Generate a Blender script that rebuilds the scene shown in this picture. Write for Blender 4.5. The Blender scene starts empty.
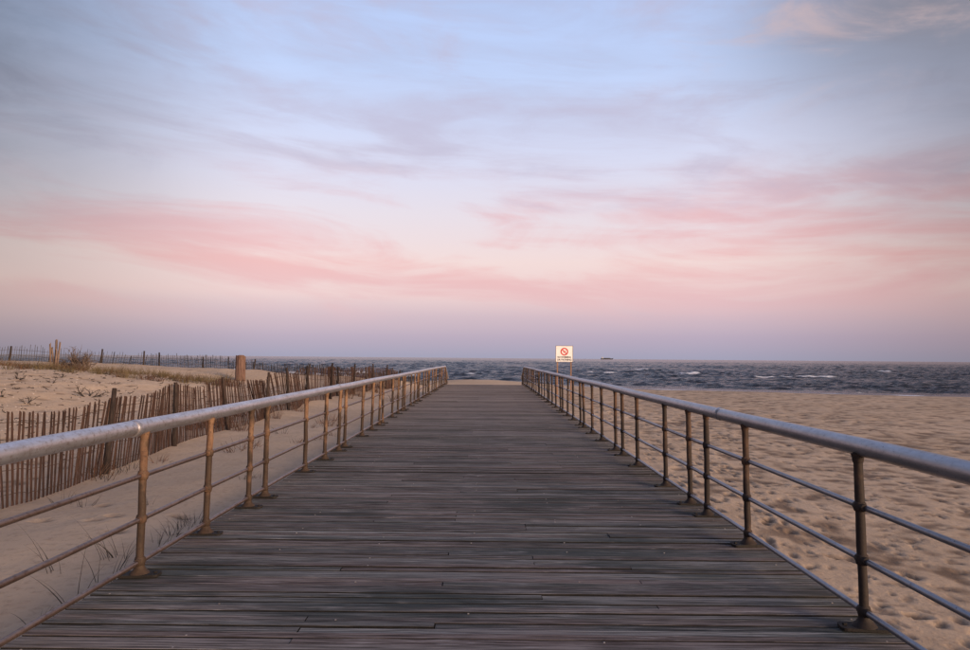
import bpy, bmesh, math, random
import numpy as np
from mathutils import Matrix, Vector, Euler

random.seed(7)
rng = np.random.default_rng(11)
S = bpy.context.scene
COL = S.collection
R = math.radians

# ------------------------------------------------------------------ camera
F_PX, CX, CY = 700.0, 485.0, 325.0          # focal length and centre in photo pixels (970 x 650)
EYE = Vector((0.0, 0.0, 1.5))
CAM_M = Matrix.Rotation(R(0.16), 4, 'Z') @ Matrix.Rotation(R(90 + 2.70), 4, 'X') @ Matrix.Rotation(R(0.475), 4, 'Z')
cam = bpy.data.cameras.new('camera')
cam.sensor_width = 36.0
cam.lens = 36.0 * F_PX / 970.0
cam.clip_start = 0.05
cam.clip_end = 60000.0
cam_o = bpy.data.objects.new('camera', cam)
COL.objects.link(cam_o)
cam_o.matrix_world = Matrix.Translation(EYE) @ CAM_M
S.camera = cam_o

# ------------------------------------------------------------------ colour helper
def lin(c):
    c = c / 255.0
    return c / 12.92 if c <= 0.04045 else ((c + 0.055) / 1.055) ** 2.4
def srgb(r, g, b):
    return (lin(r), lin(g), lin(b), 1.0)

# ------------------------------------------------------------------ node helper
class NT:
    def __init__(self, tree):
        self.t = tree
        self.n = tree.nodes
        self.l = tree.links
    def new(self, typ, **kw):
        nd = self.n.new(typ)
        for k, v in kw.items():
            setattr(nd, k, v)
        return nd
    def put(self, sock, v):
        if isinstance(v, bpy.types.NodeSocket):
            self.l.new(v, sock)
        elif v is not None:
            sock.default_value = v
    def math(self, op, a, b=None, c=None, clamp=False):
        nd = self.new('ShaderNodeMath', operation=op, use_clamp=clamp)
        for i, v in enumerate((a, b, c)):
            if v is not None:
                self.put(nd.inputs[i], v)
        return nd.outputs[0]
    def vmath(self, op, a, b=None):
        nd = self.new('ShaderNodeVectorMath', operation=op)
        self.put(nd.inputs[0], a)
        if b is not None:
            self.put(nd.inputs[1], b)
        return nd.outputs[0]
    def ramp(self, fac, stops, interp='LINEAR'):
        nd = self.new('ShaderNodeValToRGB')
        cr = nd.color_ramp
        cr.interpolation = interp
        while len(cr.elements) < len(stops):
            cr.elements.new(0.5)
        for e, (p, c) in zip(cr.elements, stops):
            e.position = p
            e.color = c if len(c) == 4 else (c[0], c[1], c[2], 1.0)
        self.put(nd.inputs[0], fac)
        return nd.outputs[0]
    def mix(self, fac, a, b, mode='MIX'):
        nd = self.new('ShaderNodeMix', data_type='RGBA', blend_type=mode)
        self.put(nd.inputs[0], fac)
        self.put(nd.inputs[6], a)
        self.put(nd.inputs[7], b)
        return nd.outputs[2]
    def noise(self, vec, scale=1.0, detail=4.0, rough=0.55, dist=0.0, dim='3D'):
        nd = self.new('ShaderNodeTexNoise', noise_dimensions=dim)
        if vec is not None:
            self.put(nd.inputs['Vector'], vec)
        nd.inputs['Scale'].default_value = scale
        nd.inputs['Detail'].default_value = detail
        nd.inputs['Roughness'].default_value = rough
        nd.inputs['Distortion'].default_value = dist
        return nd.outputs['Fac']
    def step(self, v, lo, hi):
        nd = self.new('ShaderNodeMapRange', interpolation_type='SMOOTHSTEP')
        self.put(nd.inputs['Value'], v)
        nd.inputs['From Min'].default_value = lo
        nd.inputs['From Max'].default_value = hi
        return nd.outputs['Result']
    def sep(self, v):
        nd = self.new('ShaderNodeSeparateXYZ')
        self.put(nd.inputs[0], v)
        return nd.outputs
    def comb(self, x, y, z):
        nd = self.new('ShaderNodeCombineXYZ')
        for i, v in enumerate((x, y, z)):
            self.put(nd.inputs[i], v)
        return nd.outputs[0]

# ------------------------------------------------------------------ sky, sun, exposure
SUN_AZ, SUN_EL = R(132.0), R(11.0)           # compass angle from +Y towards +X: behind the camera, to its right
W = bpy.data.worlds.new('World')
S.world = W
W.use_nodes = True
w = NT(W.node_tree)
w.n.clear()
tc = w.new('ShaderNodeTexCoord')
d = w.vmath('NORMALIZE', tc.outputs['Generated'])
dx, dy, dz = w.sep(d)
zz = w.math('MAXIMUM', dz, 0.0)
# clear twilight air: grey-lilac earth shadow, pink belt, pale band, blue above
base = w.ramp(zz, [
    (0.000, srgb(164, 163, 188)), (0.030, srgb(182, 166, 191)), (0.060, srgb(205, 178, 194)),
    (0.088, srgb(234, 200, 202)), (0.135, srgb(242, 213, 210)), (0.200, srgb(232, 218, 226)),
    (0.270, srgb(218, 218, 240)), (0.380, srgb(196, 212, 249)), (0.500, srgb(184, 205, 250)),
    (0.720, srgb(140, 165, 215)), (1.000, srgb(112, 138, 192))])
# thin cloud bands, dipping slightly towards the right
el = w.math('ADD', zz, w.math('MULTIPLY', dx, 0.055))
ex = w.math('MULTIPLY', dx, w.math('ADD', 1.0, w.math('MULTIPLY', dy, -0.25)))
nW = w.noise(w.comb(w.math('MULTIPLY', ex, 2.0), w.math('MULTIPLY', el, 5.0), dy), 1.0, 3.0, 0.5)
elw = w.math('ADD', el, w.math('MULTIPLY', w.math('SUBTRACT', nW, 0.5), 0.065))
nA = w.noise(w.comb(w.math('MULTIPLY', ex, 3.4), w.math('MULTIPLY', elw, 14.0), w.math('ADD', dy, 3.7)), 1.0, 6.0, 0.56, 0.7)
nB = w.noise(w.comb(w.math('MULTIPLY', ex, 6.5), w.math('MULTIPLY', elw, 34.0), w.math('ADD', dy, 9.1)), 1.0, 6.0, 0.62, 0.6)
nD = w.noise(w.comb(w.math('MULTIPLY', ex, 8.0), w.math('MULTIPLY', el, 18.0), w.math('ADD', dy, 1.1)), 1.0, 6.0, 0.62, 1.0)
cl = w.math('ADD', w.math('MULTIPLY', nA, 0.76), w.math('MULTIPLY', nB, 0.24))
cmask = w.step(cl, 0.41, 0.63)
low = w.step(zz, 0.030, 0.085)
cmask = w.math('MULTIPLY', cmask, low)
ccol = w.ramp(zz, [
    (0.00, srgb(190, 172, 196)), (0.08, srgb(226, 180, 188)), (0.13, srgb(238, 176, 176)),
    (0.20, srgb(234, 182, 185)), (0.27, srgb(206, 192, 208)), (0.38, srgb(180, 182, 208)),
    (0.70, srgb(150, 155, 185)), (1.0, srgb(120, 130, 165))])
sky = w.mix(w.math('MULTIPLY', cmask, w.math('SUBTRACT', 0.92, w.math('MULTIPLY', w.step(zz, 0.22, 0.34), 0.55))), base, ccol)
# soft mauve puffs higher up
puff = w.math('MULTIPLY', w.step(w.math('ADD', w.math('MULTIPLY', nA, 0.6), w.math('MULTIPLY', nD, 0.4)), 0.47, 0.68), w.step(zz, 0.15, 0.27))
sky = w.mix(w.math('MULTIPLY', puff, 0.65), sky, srgb(194, 185, 208))
# greyer, heavier cloud plus painted corner vignette high up, cloud edges still catching warm light
cloud_vignette = w.math('MULTIPLY', w.step(w.math('ABSOLUTE', w.math('ADD', dx, -0.02)), 0.28, 0.72), w.step(w.math('ADD', zz, w.math('MULTIPLY', w.math('ABSOLUTE', dx), 0.20)), 0.12, 0.50))
cloud_vignette = w.math('MULTIPLY', cloud_vignette, w.math('ADD', 0.62, w.math('MULTIPLY', nD, 0.75)), clamp=True)
sky = w.mix(w.math('MULTIPLY', cloud_vignette, 0.95), sky, srgb(104, 109, 128))
# side vignette painted into the sky: brightest ahead, duller and greyer to both sides
side_vignette = w.step(w.math('ABSOLUTE', w.math('ADD', dx, -0.01)), 0.27, 0.70)
sky = w.mix(w.math('MULTIPLY', side_vignette, 1.0), sky, w.mix(1.0, sky, (0.62, 0.56, 0.53, 1), 'MULTIPLY'))
nE = w.noise(w.comb(w.math('MULTIPLY', ex, 6.5), w.math('MULTIPLY', el, 13.0), w.math('ADD', dy, 6.4)), 1.0, 7.0, 0.60, 0.6)
wisp = w.math('MULTIPLY', w.math('MULTIPLY', w.step(nE, 0.40, 0.66), w.step(zz, 0.27, 0.40)), w.step(dx, 0.10, 0.36))
sky = w.mix(w.math('MULTIPLY', w.math('MULTIPLY', w.step(zz, 0.26, 0.42), w.step(dx, 0.20, 0.50)), 0.85), sky, srgb(130, 125, 134))
sky = w.mix(w.math('MULTIPLY', w.step(nE, 0.47, 0.70), w.math('MULTIPLY', wisp, 0.62)), sky, srgb(212, 182, 178))
nis = w.new('ShaderNodeTexSky', sky_type='NISHITA')
nis.sun_disc = False
nis.sun_elevation = SUN_EL
nis.sun_rotation = SUN_AZ
nis.air_density = 1.0
nis.dust_density = 2.0
bg1 = w.new('ShaderNodeBackground')
w.put(bg1.inputs['Color'], sky)
bg1.inputs['Strength'].default_value = 0.93
bg2 = w.new('ShaderNodeBackground')
w.put(bg2.inputs['Color'], nis.outputs['Color'])
bg2.inputs['Strength'].default_value = 0.03
ad = w.new('ShaderNodeAddShader')
w.l.new(bg1.outputs[0], ad.inputs[0])
w.l.new(bg2.outputs[0], ad.inputs[1])
wo = w.new('ShaderNodeOutputWorld')
w.l.new(ad.outputs[0], wo.inputs['Surface'])

sun = bpy.data.lights.new('sun', 'SUN')
sun.energy = 4.3
sun.angle = R(22)
sun.color = (1.0, 0.74, 0.52)
sun_o = bpy.data.objects.new('sun', sun)
COL.objects.link(sun_o)
to_sun = Vector((math.sin(SUN_AZ) * math.cos(SUN_EL), math.cos(SUN_AZ) * math.cos(SUN_EL), math.sin(SUN_EL)))
sun_o.rotation_euler = to_sun.to_track_quat('Z', 'Y').to_euler()
sun_o.location = (8, -20, 12)

S.view_settings.view_transform = 'Standard'
S.view_settings.look = 'None'
S.view_settings.exposure = 0.0
S.view_settings.gamma = 1.0
S.view_settings.use_curve_mapping = False

# ------------------------------------------------------------------ material helper
def material(name):
    m = bpy.data.materials.new(name)
    m.use_nodes = True
    t = NT(m.node_tree)
    b = t.n['Principled BSDF']
    return m, t, b
def bump(t, b, h, strength, dist):
    nd = t.new('ShaderNodeBump')
    nd.inputs['Strength'].default_value = strength
    nd.inputs['Distance'].default_value = dist
    t.put(nd.inputs['Height'], h)
    t.l.new(nd.outputs[0], b.inputs['Normal'])
def pos(t):
    return t.new('ShaderNodeNewGeometry').outputs['Position']
def objc(t):
    return t.new('ShaderNodeTexCoord').outputs['Object']

PITCH, ROW0 = 0.080, -2.0
def mat_plank():
    m, t, b = material('weathered_plank_wood')
    p = pos(t)
    x, y, z = t.sep(p)
    row = t.math('FLOOR', t.math('DIVIDE', t.math('SUBTRACT', y, ROW0 - PITCH * 0.5), PITCH))
    wn = t.new('ShaderNodeTexWhiteNoise', noise_dimensions='2D')
    oi = t.new('ShaderNodeObjectInfo')
    t.put(wn.inputs['Vector'], t.comb(row, t.math('FLOOR', t.math('MULTIPLY', oi.outputs['Random'], 50.0)), 0.0))
    rnd = wn.outputs['Value']
    rr, rg, rb = t.new('ShaderNodeSeparateColor').outputs[:3]
    sc = [n for n in t.n if n.bl_idname == 'ShaderNodeSeparateColor'][0]
    t.l.new(wn.outputs['Color'], sc.inputs[0])
    tint = t.ramp(rnd, [(0.0, (0.034, 0.042, 0.038)), (0.2, (0.130, 0.134, 0.125)), (0.4, (0.140, 0.088, 0.078)),
                        (0.6, (0.240, 0.180, 0.160)), (0.8, (0.330, 0.322, 0.300)), (1.0, (0.062, 0.045, 0.040))])
    # long grain along the plank
    gp = t.comb(t.math('ADD', t.math('MULTIPLY', x, 1.9), t.math('MULTIPLY', row, 7.31)), t.math('MULTIPLY', y, 75.0), z)
    g = t.noise(gp, 1.0, 5.0, 0.65, 0.25)
    g2 = t.noise(t.comb(t.math('ADD', t.math('MULTIPLY', x, 3.1), t.math('MULTIPLY', row, 3.7)), t.math('MULTIPLY', y, 130.0), 0.0), 1.0, 4.0, 0.7)
    col = t.mix(t.step(g, 0.38, 0.66), t.mix(0.70, tint, (0.014, 0.013, 0.013, 1)), t.mix(0.40, tint, (0.42, 0.385, 0.37, 1)))
    # patches that run over several planks
    patch = t.noise(t.comb(t.math('MULTIPLY', x, 0.55), t.math('MULTIPLY', y, 1.7), 2.0), 1.0, 4.0, 0.6)
    col = t.mix(t.math('MULTIPLY', t.step(patch, 0.49, 0.66), 0.62), col, (0.034, 0.046, 0.045, 1))
    col = t.mix(t.math('MULTIPLY', t.step(patch, 0.46, 0.30), 0.40), col, (0.22, 0.165, 0.152, 1))
    # bleached worn streaks and dark splits
    pale = t.math('MULTIPLY', t.step(g2, 0.55, 0.68), t.step(t.noise(t.comb(t.math('MULTIPLY', x, 1.6), t.math('MULTIPLY', row, 1.37), 4.0), 1.0, 3.0), 0.50, 0.62))
    col = t.mix(t.math('MULTIPLY', pale, 0.85), col, (0.58, 0.54, 0.53, 1))
    dark = t.math('MULTIPLY', t.step(g2, 0.46, 0.36), t.step(t.noise(t.comb(t.math('MULTIPLY', x, 0.7), t.math('MULTIPLY', row, 2.71), 8.0), 1.0, 3.0), 0.40, 0.54))
    col = t.mix(t.math('MULTIPLY', dark, 0.8), col, (0.010, 0.010, 0.011, 1))
    # wind-blown sand lying in traces
    snd = t.math('MULTIPLY', t.step(t.noise(t.comb(t.math('MULTIPLY', x, 2.0), t.math('MULTIPLY', y, 5.0), 1.0), 1.0, 6.0, 0.75), 0.66, 0.78), 0.55)
    col = t.mix(snd, col, (0.27, 0.22, 0.19, 1))
    # paler sandy tone over the grain, stronger towards the beach end
    far_tone = t.math('MULTIPLY', t.step(y, 4.0, 34.0), t.math('ADD', 0.22, t.math('MULTIPLY', g2, 0.70)))
    col = t.mix(far_tone, col, (0.42, 0.325, 0.28, 1))
    t.put(b.inputs['Base Color'], col)
    b.inputs['Roughness'].default_value = 0.92
    b.inputs['Specular IOR Level'].default_value = 0.10
    bump(t, b, t.math('ADD', g, t.math('MULTIPLY', g2, 0.6)), 0.55, 0.006)
    return m
def mat_timber(name, c1, c2, zscale=6.0):
    m, t, b = material(name)
    p = objc(t)
    x, y, z = t.sep(p)
    oi = t.new('ShaderNodeObjectInfo')
    off = t.math('MULTIPLY', oi.outputs['Random'], 31.0)
    g = t.noise(t.comb(t.math('ADD', t.math('MULTIPLY', x, 45.0), off), t.math('MULTIPLY', y, 45.0), t.math('MULTIPLY', z, zscale)), 1.0, 5.0, 0.62, 0.3)
    col = t.mix(t.step(g, 0.33, 0.68), c1, c2)
    col = t.mix(1.0, col, t.ramp(oi.outputs['Random'], [(0.0, (0.62, 0.60, 0.62)), (0.5, (1.0, 0.96, 0.92)), (1.0, (1.25, 1.15, 1.08))]), 'MULTIPLY')
    t.put(b.inputs['Base Color'], col)
    b.inputs['Roughness'].default_value = 0.85
    b.inputs['Specular IOR Level'].default_value = 0.2
    bump(t, b, g, 0.5, 0.006)
    return m
def mat_rail(name, paint, paint2, stain, amount):
    m, t, b = material(name)
    p = pos(t)
    x, y, z = t.sep(p)
    n1 = t.noise(t.comb(t.math('MULTIPLY', x, 22.0), t.math('MULTIPLY', y, 3.5), t.math('MULTIPLY', z, 22.0)), 1.0, 6.0, 0.7, 0.3)
    n2 = t.noise(p, 60.0, 4.0, 0.6)
    n3 = t.noise(p, 32.0, 6.0, 0.72)
    col = t.mix(t.step(n1, 0.35, 0.65), paint, paint2)
    col = t.mix(t.math('MULTIPLY', t.step(n3, 0.62 - amount * 0.25, 0.80 - amount * 0.25), 0.35 + amount * 0.4), col, stain)
    col = t.mix(t.math('MULTIPLY', t.step(n2, 0.635, 0.73), 0.8), col, (0.028, 0.020, 0.017, 1))
    t.put(b.inputs['Base Color'], col)
    t.put(b.inputs['Roughness'], t.math('ADD', 0.24, t.math('MULTIPLY', n3, 0.30)))
    b.inputs['Specular IOR Level'].default_value = 0.6
    b.inputs['Metallic'].default_value = 0.80
    bump(t, b, t.math('ADD', n3, t.math('MULTIPLY', n2, 0.5)), 0.16, 0.004)
    return m
def mat_rust(name, c_light, c_mid, c_dark):
    m, t, b = material(name)
    p = pos(t)
    x, y, z = t.sep(p)
    n1 = t.noise(t.comb(t.math('MULTIPLY', x, 16.0), t.math('MULTIPLY', y, 16.0), t.math('MULTIPLY', z, 4.5)), 1.0, 6.0, 0.66, 0.5)
    n2 = t.noise(p, 55.0, 5.0, 0.65)
    n3 = t.noise(t.comb(t.math('MULTIPLY', x, 3.0), t.math('MULTIPLY', y, 3.0), t.math('MULTIPLY', z, 2.3)), 1.0, 4.0, 0.6)
    col = t.mix(t.step(n1, 0.36, 0.62), c_mid, c_light)
    # salt corrosion: bare dark scale in ragged patches, more of it where spray and sand reach
    k = t.math('SUBTRACT', t.math('ADD', n3, t.math('MULTIPLY', n1, 0.4)), t.math('MULTIPLY', z, 0.22))
    col = t.mix(t.math('MULTIPLY', t.step(k, 0.45, 0.62), 0.85), col, c_dark)
    col = t.mix(t.math('MULTIPLY', t.step(n2, 0.52, 0.68), 0.60), col, c_dark)
    t.put(b.inputs['Base Color'], col)
    b.inputs['Roughness'].default_value = 0.72
    b.inputs['Specular IOR Level'].default_value = 0.3
    bump(t, b, t.math('ADD', n2, n1), 0.35, 0.006)
    return m
def mat_sand():
    m, t, b = material('beach_sand')
    p = pos(t)
    x, y, z = t.sep(p)
    n0 = t.noise(p, 0.16, 4.0, 0.55)
    n1 = t.noise(p, 1.3, 5.0, 0.6)
    n2 = t.noise(p, 11.0, 6.0, 0.72)
    n3 = t.noise(p, 160.0, 3.0, 0.6)
    col = t.mix(t.step(n0, 0.3, 0.7), srgb(190, 163, 136), srgb(206, 178, 150))
    col = t.mix(t.math('MULTIPLY', t.step(n1, 0.40, 0.68), 0.35), col, srgb(172, 144, 118))
    col = t.mix(t.math('MULTIPLY', t.step(n2, 0.50, 0.68), 0.45), col, srgb(146, 118, 95))
    col = t.mix(t.math('MULTIPLY', t.step(n3, 0.62, 0.75), 0.45), col, srgb(135, 106, 88))
    # hollows of trampled sand take a darker colour
    at = t.new('ShaderNodeAttribute', attribute_name='hollow_dark')
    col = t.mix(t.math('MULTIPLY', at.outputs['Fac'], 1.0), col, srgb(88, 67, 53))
    # wet strip along the water
    wet = t.step(z, -1.30, -1.62)
    col = t.mix(t.math('MULTIPLY', wet, 0.5), col, srgb(128, 100, 84))
    t.put(b.inputs['Base Color'], col)
    t.put(b.inputs['Roughness'], t.math('SUBTRACT', 0.92, t.math('MULTIPLY', wet, 0.4)))
    b.inputs['Specular IOR Level'].default_value = 0.15
    bump(t, b, t.math('ADD', t.math('MULTIPLY', n2, 1.0), t.math('MULTIPLY', n3, 0.12)), 0.6, 0.03)
    return m
def mat_sea():
    m, t, b = material('sea_water')
    p = pos(t)
    x, y, z = t.sep(p)
    n1 = t.noise(t.comb(t.math('MULTIPLY', x, 0.55), t.math('MULTIPLY', y, 1.2), z), 1.0, 6.0, 0.62, 0.4)
    n2 = t.noise(t.comb(t.math('MULTIPLY', x, 2.2), t.math('MULTIPLY', y, 3.6), z), 1.0, 4.0, 0.6)
    at = t.new('ShaderNodeAttribute', attribute_name='foam')
    fo = t.math('MULTIPLY', at.outputs['Fac'], t.math('ADD', 0.35, t.math('MULTIPLY', t.noise(t.comb(t.math('MULTIPLY', x, 1.2), t.math('MULTIPLY', y, 1.6), 0.0), 1.0, 6.0, 0.7), 1.3)))
    fm = t.step(fo, 0.36, 0.80)
    col = t.mix(t.step(n1, 0.35, 0.7), (0.007, 0.010, 0.016, 1), (0.062, 0.068, 0.092, 1))
    col = t.mix(fm, col, (0.72, 0.71, 0.74, 1))
    t.put(b.inputs['Base Color'], col)
    t.put(b.inputs['Roughness'], t.math('ADD', 0.22, t.math('MULTIPLY', fm, 0.6)))
    b.inputs['IOR'].default_value = 1.20
    bump(t, b, t.math('ADD', n1, t.math('MULTIPLY', n2, 0.35)), 1.0, 0.40)
    return m
def mat_plain(name, c1, c2, scale=20.0, rough=0.8):
    m, t, b = material(name)
    p = objc(t)
    oi = t.new('ShaderNodeObjectInfo')
    n1 = t.noise(t.vmath('ADD', p, t.comb(t.math('MULTIPLY', oi.outputs['Random'], 17.0), 0.0, 0.0)), scale, 5.0, 0.6)
    t.put(b.inputs['Base Color'], t.mix(t.step(n1, 0.35, 0.65), c1, c2))
    b.inputs['Roughness'].default_value = rough
    b.inputs['Specular IOR Level'].default_value = 0.3
    return m

M = {}
M['plank'] = mat_plank()
M['plank_edge'] = mat_plain('gap_shade_plank_edge', (0.010, 0.009, 0.009, 1), (0.022, 0.018, 0.017, 1), 12.0, 0.9)  # near-black paints shade into the gaps between planks
M['frame_timber'] = mat_timber('dark_frame_timber', (0.035, 0.030, 0.028, 1), (0.085, 0.072, 0.066, 1))
M['rail_left'] = mat_rail('grey_rail_paint_rusted', (0.58, 0.555, 0.58, 1), (0.44, 0.40, 0.40, 1), (0.22, 0.14, 0.10, 1), 0.50)
M['rail_right'] = mat_rail('grey_rail_paint', (0.37, 0.365, 0.395, 1), (0.29, 0.285, 0.305, 1), (0.12, 0.085, 0.068, 1), 0.25)
M['mid_left'] = mat_rail('brown_grey_rail_paint', (0.27, 0.19, 0.155, 1), (0.18, 0.12, 0.095, 1), (0.11, 0.055, 0.035, 1), 0.6)
M['mid_right'] = mat_rail('slate_rail_paint', (0.27, 0.275, 0.31, 1), (0.20, 0.20, 0.225, 1), (0.07, 0.045, 0.035, 1), 0.25)
M['rust_left'] = mat_rust('orange_rusted_iron', (0.29, 0.165, 0.095, 1), (0.145, 0.076, 0.045, 1), (0.026, 0.018, 0.014, 1))
M['rust_right'] = mat_rust('shaded_rusted_iron', (0.13, 0.068, 0.040, 1), (0.062, 0.036, 0.025, 1), (0.018, 0.014, 0.013, 1))  # darker copy of the left-hand rust, shade painted into the colour
M['plate'] = mat_rust('black_scaled_iron', (0.070, 0.045, 0.032, 1), (0.038, 0.027, 0.022, 1), (0.014, 0.012, 0.011, 1))
M['nail'] = mat_plain('nail_steel', (0.16, 0.13, 0.12, 1), (0.42, 0.385, 0.37, 1), 90.0, 0.4)
M['sand'] = mat_sand()
M['sea'] = mat_sea()
M['picket'] = mat_timber('red_brown_lath', (0.036, 0.022, 0.018, 1), (0.100, 0.057, 0.045, 1))
M['picket_grey'] = mat_timber('grey_lath', (0.035, 0.034, 0.036, 1), (0.11, 0.10, 0.10, 1))
M['stake'] = mat_timber('dark_stake_wood', (0.022, 0.017, 0.016, 1), (0.06, 0.042, 0.036, 1))
M['piling'] = mat_timber('pinkish_piling_wood', (0.13, 0.075, 0.055, 1), (0.34, 0.21, 0.16, 1), 3.0)
M['driftwood'] = mat_timber('bleached_post_wood', (0.08, 0.055, 0.045, 1), (0.24, 0.17, 0.135, 1), 3.0)
M['wire'] = mat_plain('rusty_wire', (0.05, 0.03, 0.022, 1), (0.10, 0.055, 0.035, 1), 30.0, 0.7)
M['grass_dark'] = mat_plain('dark_dry_stems', (0.022, 0.018, 0.014, 1), (0.065, 0.050, 0.036, 1), 8.0)
M['grass_tan'] = mat_plain('tan_dune_grass', (0.085, 0.060, 0.028, 1), (0.22, 0.16, 0.085, 1), 6.0)
M['grass_red'] = mat_plain('russet_dry_brush', (0.075, 0.040, 0.026, 1), (0.20, 0.105, 0.065, 1), 6.0)
M['twig'] = mat_plain('dead_twig_bark', (0.020, 0.015, 0.012, 1), (0.055, 0.040, 0.030, 1), 12.0)
M['brush'] = mat_plain('grey_brown_twigs', (0.075, 0.050, 0.040, 1), (0.19, 0.135, 0.105, 1), 8.0)
M['shell'] = mat_plain('shell_bits', (0.42, 0.33, 0.27, 1), (0.62, 0.52, 0.44, 1), 4.0)
M['sign_white'] = mat_plain('sign_cream_paint', (0.82, 0.79, 0.74, 1), (0.88, 0.85, 0.80, 1), 5.0, 0.5)
M['sign_red'] = mat_plain('sign_red_paint', (0.55, 0.045, 0.04, 1), (0.62, 0.07, 0.06, 1), 5.0, 0.5)
M['sign_black'] = mat_plain('sign_black_paint', (0.04, 0.02, 0.02, 1), (0.07, 0.035, 0.03, 1), 5.0, 0.5)
M['sign_post'] = mat_timber('orange_sign_post_wood', (0.20, 0.115, 0.08, 1), (0.34, 0.215, 0.15, 1), 3.0)
M['ship'] = mat_plain('dark_ship_paint', (0.035, 0.033, 0.04, 1), (0.06, 0.055, 0.06, 1), 0.05)
M['ship_white'] = mat_plain('ship_white_paint', (0.45, 0.43, 0.43, 1), (0.55, 0.53, 0.52, 1), 0.05)

# ------------------------------------------------------------------ object helpers
def tag(o, label=None, cat=None, group=None, kind=None):
    if label: o['label'] = label
    if cat: o['category'] = cat
    if group: o['group'] = group
    if kind: o['kind'] = kind
    return o
def link(name, data, parent=None, mat=None):
    o = bpy.data.objects.new(name, data)
    COL.objects.link(o)
    if parent is not None:
        o.parent = parent
    if mat is not None and len(data.materials) == 0:
        data.materials.append(mat)
    return o
def empty(name, loc):
    o = bpy.data.objects.new(name, None)
    COL.objects.link(o)
    o.location = loc
    o.empty_display_size = 0.2
    return o
class MB:
    def __init__(self):
        self.v, self.f, self.s = [], [], []
    def add(self, vs, fs, smooth=False):
        o = len(self.v)
        self.v += [tuple(p) for p in vs]
        self.f += [tuple(i + o for i in f) for f in fs]
        self.s += [smooth] * len(fs)
    def box(self, c, s, rot=None):
        vs = [Vector((sx * s[0] / 2, sy * s[1] / 2, sz * s[2] / 2)) for sx in (-1, 1) for sy in (-1, 1) for sz in (-1, 1)]
        if rot is not None:
            vs = [rot @ q for q in vs]
        vs = [q + Vector(c) for q in vs]
        self.add(vs, [(0, 1, 3, 2), (4, 6, 7, 5), (0, 4, 5, 1), (2, 3, 7, 6), (0, 2, 6, 4), (1, 5, 7, 3)])
    def tube(self, pts, rad, n=10, caps=True, smooth=True):
        pts = [Vector(p) for p in pts]
        if not hasattr(rad, '__len__'):
            rad = [rad] * len(pts)
        vs, fs = [], []
        up = None
        for i, p in enumerate(pts):
            a = pts[max(0, i - 1)]
            c = pts[min(len(pts) - 1, i + 1)]
            tdir = (c - a).normalized()
            if up is None:
                up = Vector((0, 0, 1)) if abs(tdir.z) < 0.9 else Vector((1, 0, 0))
            s = tdir.cross(up).normalized()
            up2 = s.cross(tdir).normalized()
            up = up2
            for k in range(n):
                an = 2 * math.pi * k / n
                vs.append(p + (s * math.cos(an) + up2 * math.sin(an)) * rad[i])
        for i in range(len(pts) - 1):
            for k in range(n):
                k2 = (k + 1) % n
                fs.append((i * n + k, i * n + k2, (i + 1) * n + k2, (i + 1) * n + k))
        self.add(vs, fs, smooth)
        if caps:
            self.add(vs[:n], [tuple(range(n - 1, -1, -1))])
            self.add(vs[-n:], [tuple(range(n))])
    def blade(self, p0, direc, length, width, bend, n=5):
        # a thin tapered three-sided stem that bends over
        d = Vector(direc).normalized()
        sidev = d.cross(Vector((0, 0, 1)))
        if sidev.length < 1e-3:
            sidev = Vector((1, 0, 0))
        sidev.normalize()
        p = Vector(p0)
        pts, rr = [p.copy()], [width]
        for i in range(n):
            d = (d + Vector(bend) * (1.0 / n)).normalized()
            p = p + d * (length / n)
            pts.append(p.copy())
            rr.append(width * (1 - (i + 1) / (n + 0.4)))
        self.tube(pts, rr, 3, caps=False, smooth=True)
    def mesh(self, name, mat):
        me = bpy.data.meshes.new(name)
        me.from_pydata(self.v, [], self.f)
        me.polygons.foreach_set('use_smooth', self.s)
        me.materials.append(mat)
        me.update()
        return me
    def build(self, name, mat, parent=None):
        return link(name, self.mesh(name, mat), parent)
def lathe(prof, n=16):
    mb = MB()
    vs, fs = [], []
    for r, z in prof:
        for k in range(n):
            a = 2 * math.pi * k / n
            vs.append((r * math.cos(a), r * math.sin(a), z))
    for i in range(len(prof) - 1):
        for k in range(n):
            k2 = (k + 1) % n
            fs.append((i * n + k, i * n + k2, (i + 1) * n + k2, (i + 1) * n + k))
    mb.add(vs, fs, True)
    mb.add(vs[:n], [tuple(range(n - 1, -1, -1))])
    mb.add(vs[-n:], [tuple(range(n))])
    return mb
def grid_mesh(name, X, Y, Z, mat, attrs=None):
    ny, nx = X.shape
    co = np.stack([X, Y, Z], -1).reshape(-1, 3).astype(np.float32)
    idx = np.arange(nx * ny).reshape(ny, nx)
    q = np.stack([idx[:-1, :-1], idx[:-1, 1:], idx[1:, 1:], idx[1:, :-1]], -1).reshape(-1, 4)
    me = bpy.data.meshes.new(name)
    me.vertices.add(len(co))
    me.vertices.foreach_set('co', co.ravel())
    me.loops.add(q.size)
    me.loops.foreach_set('vertex_index', q.ravel().astype(np.int32))
    me.polygons.add(len(q))
    me.polygons.foreach_set('loop_start', np.arange(0, q.size, 4, dtype=np.int32))
    me.polygons.foreach_set('loop_total', np.full(len(q), 4, dtype=np.int32))
    me.polygons.foreach_set('use_smooth', np.ones(len(q), dtype=bool))
    me.update(calc_edges=True)
    for an, av in (attrs or {}).items():
        a = me.attributes.new(an, 'FLOAT', 'POINT')
        a.data.foreach_set('value', av.ravel().astype(np.float32))
    me.materials.append(mat)
    return me

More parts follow.
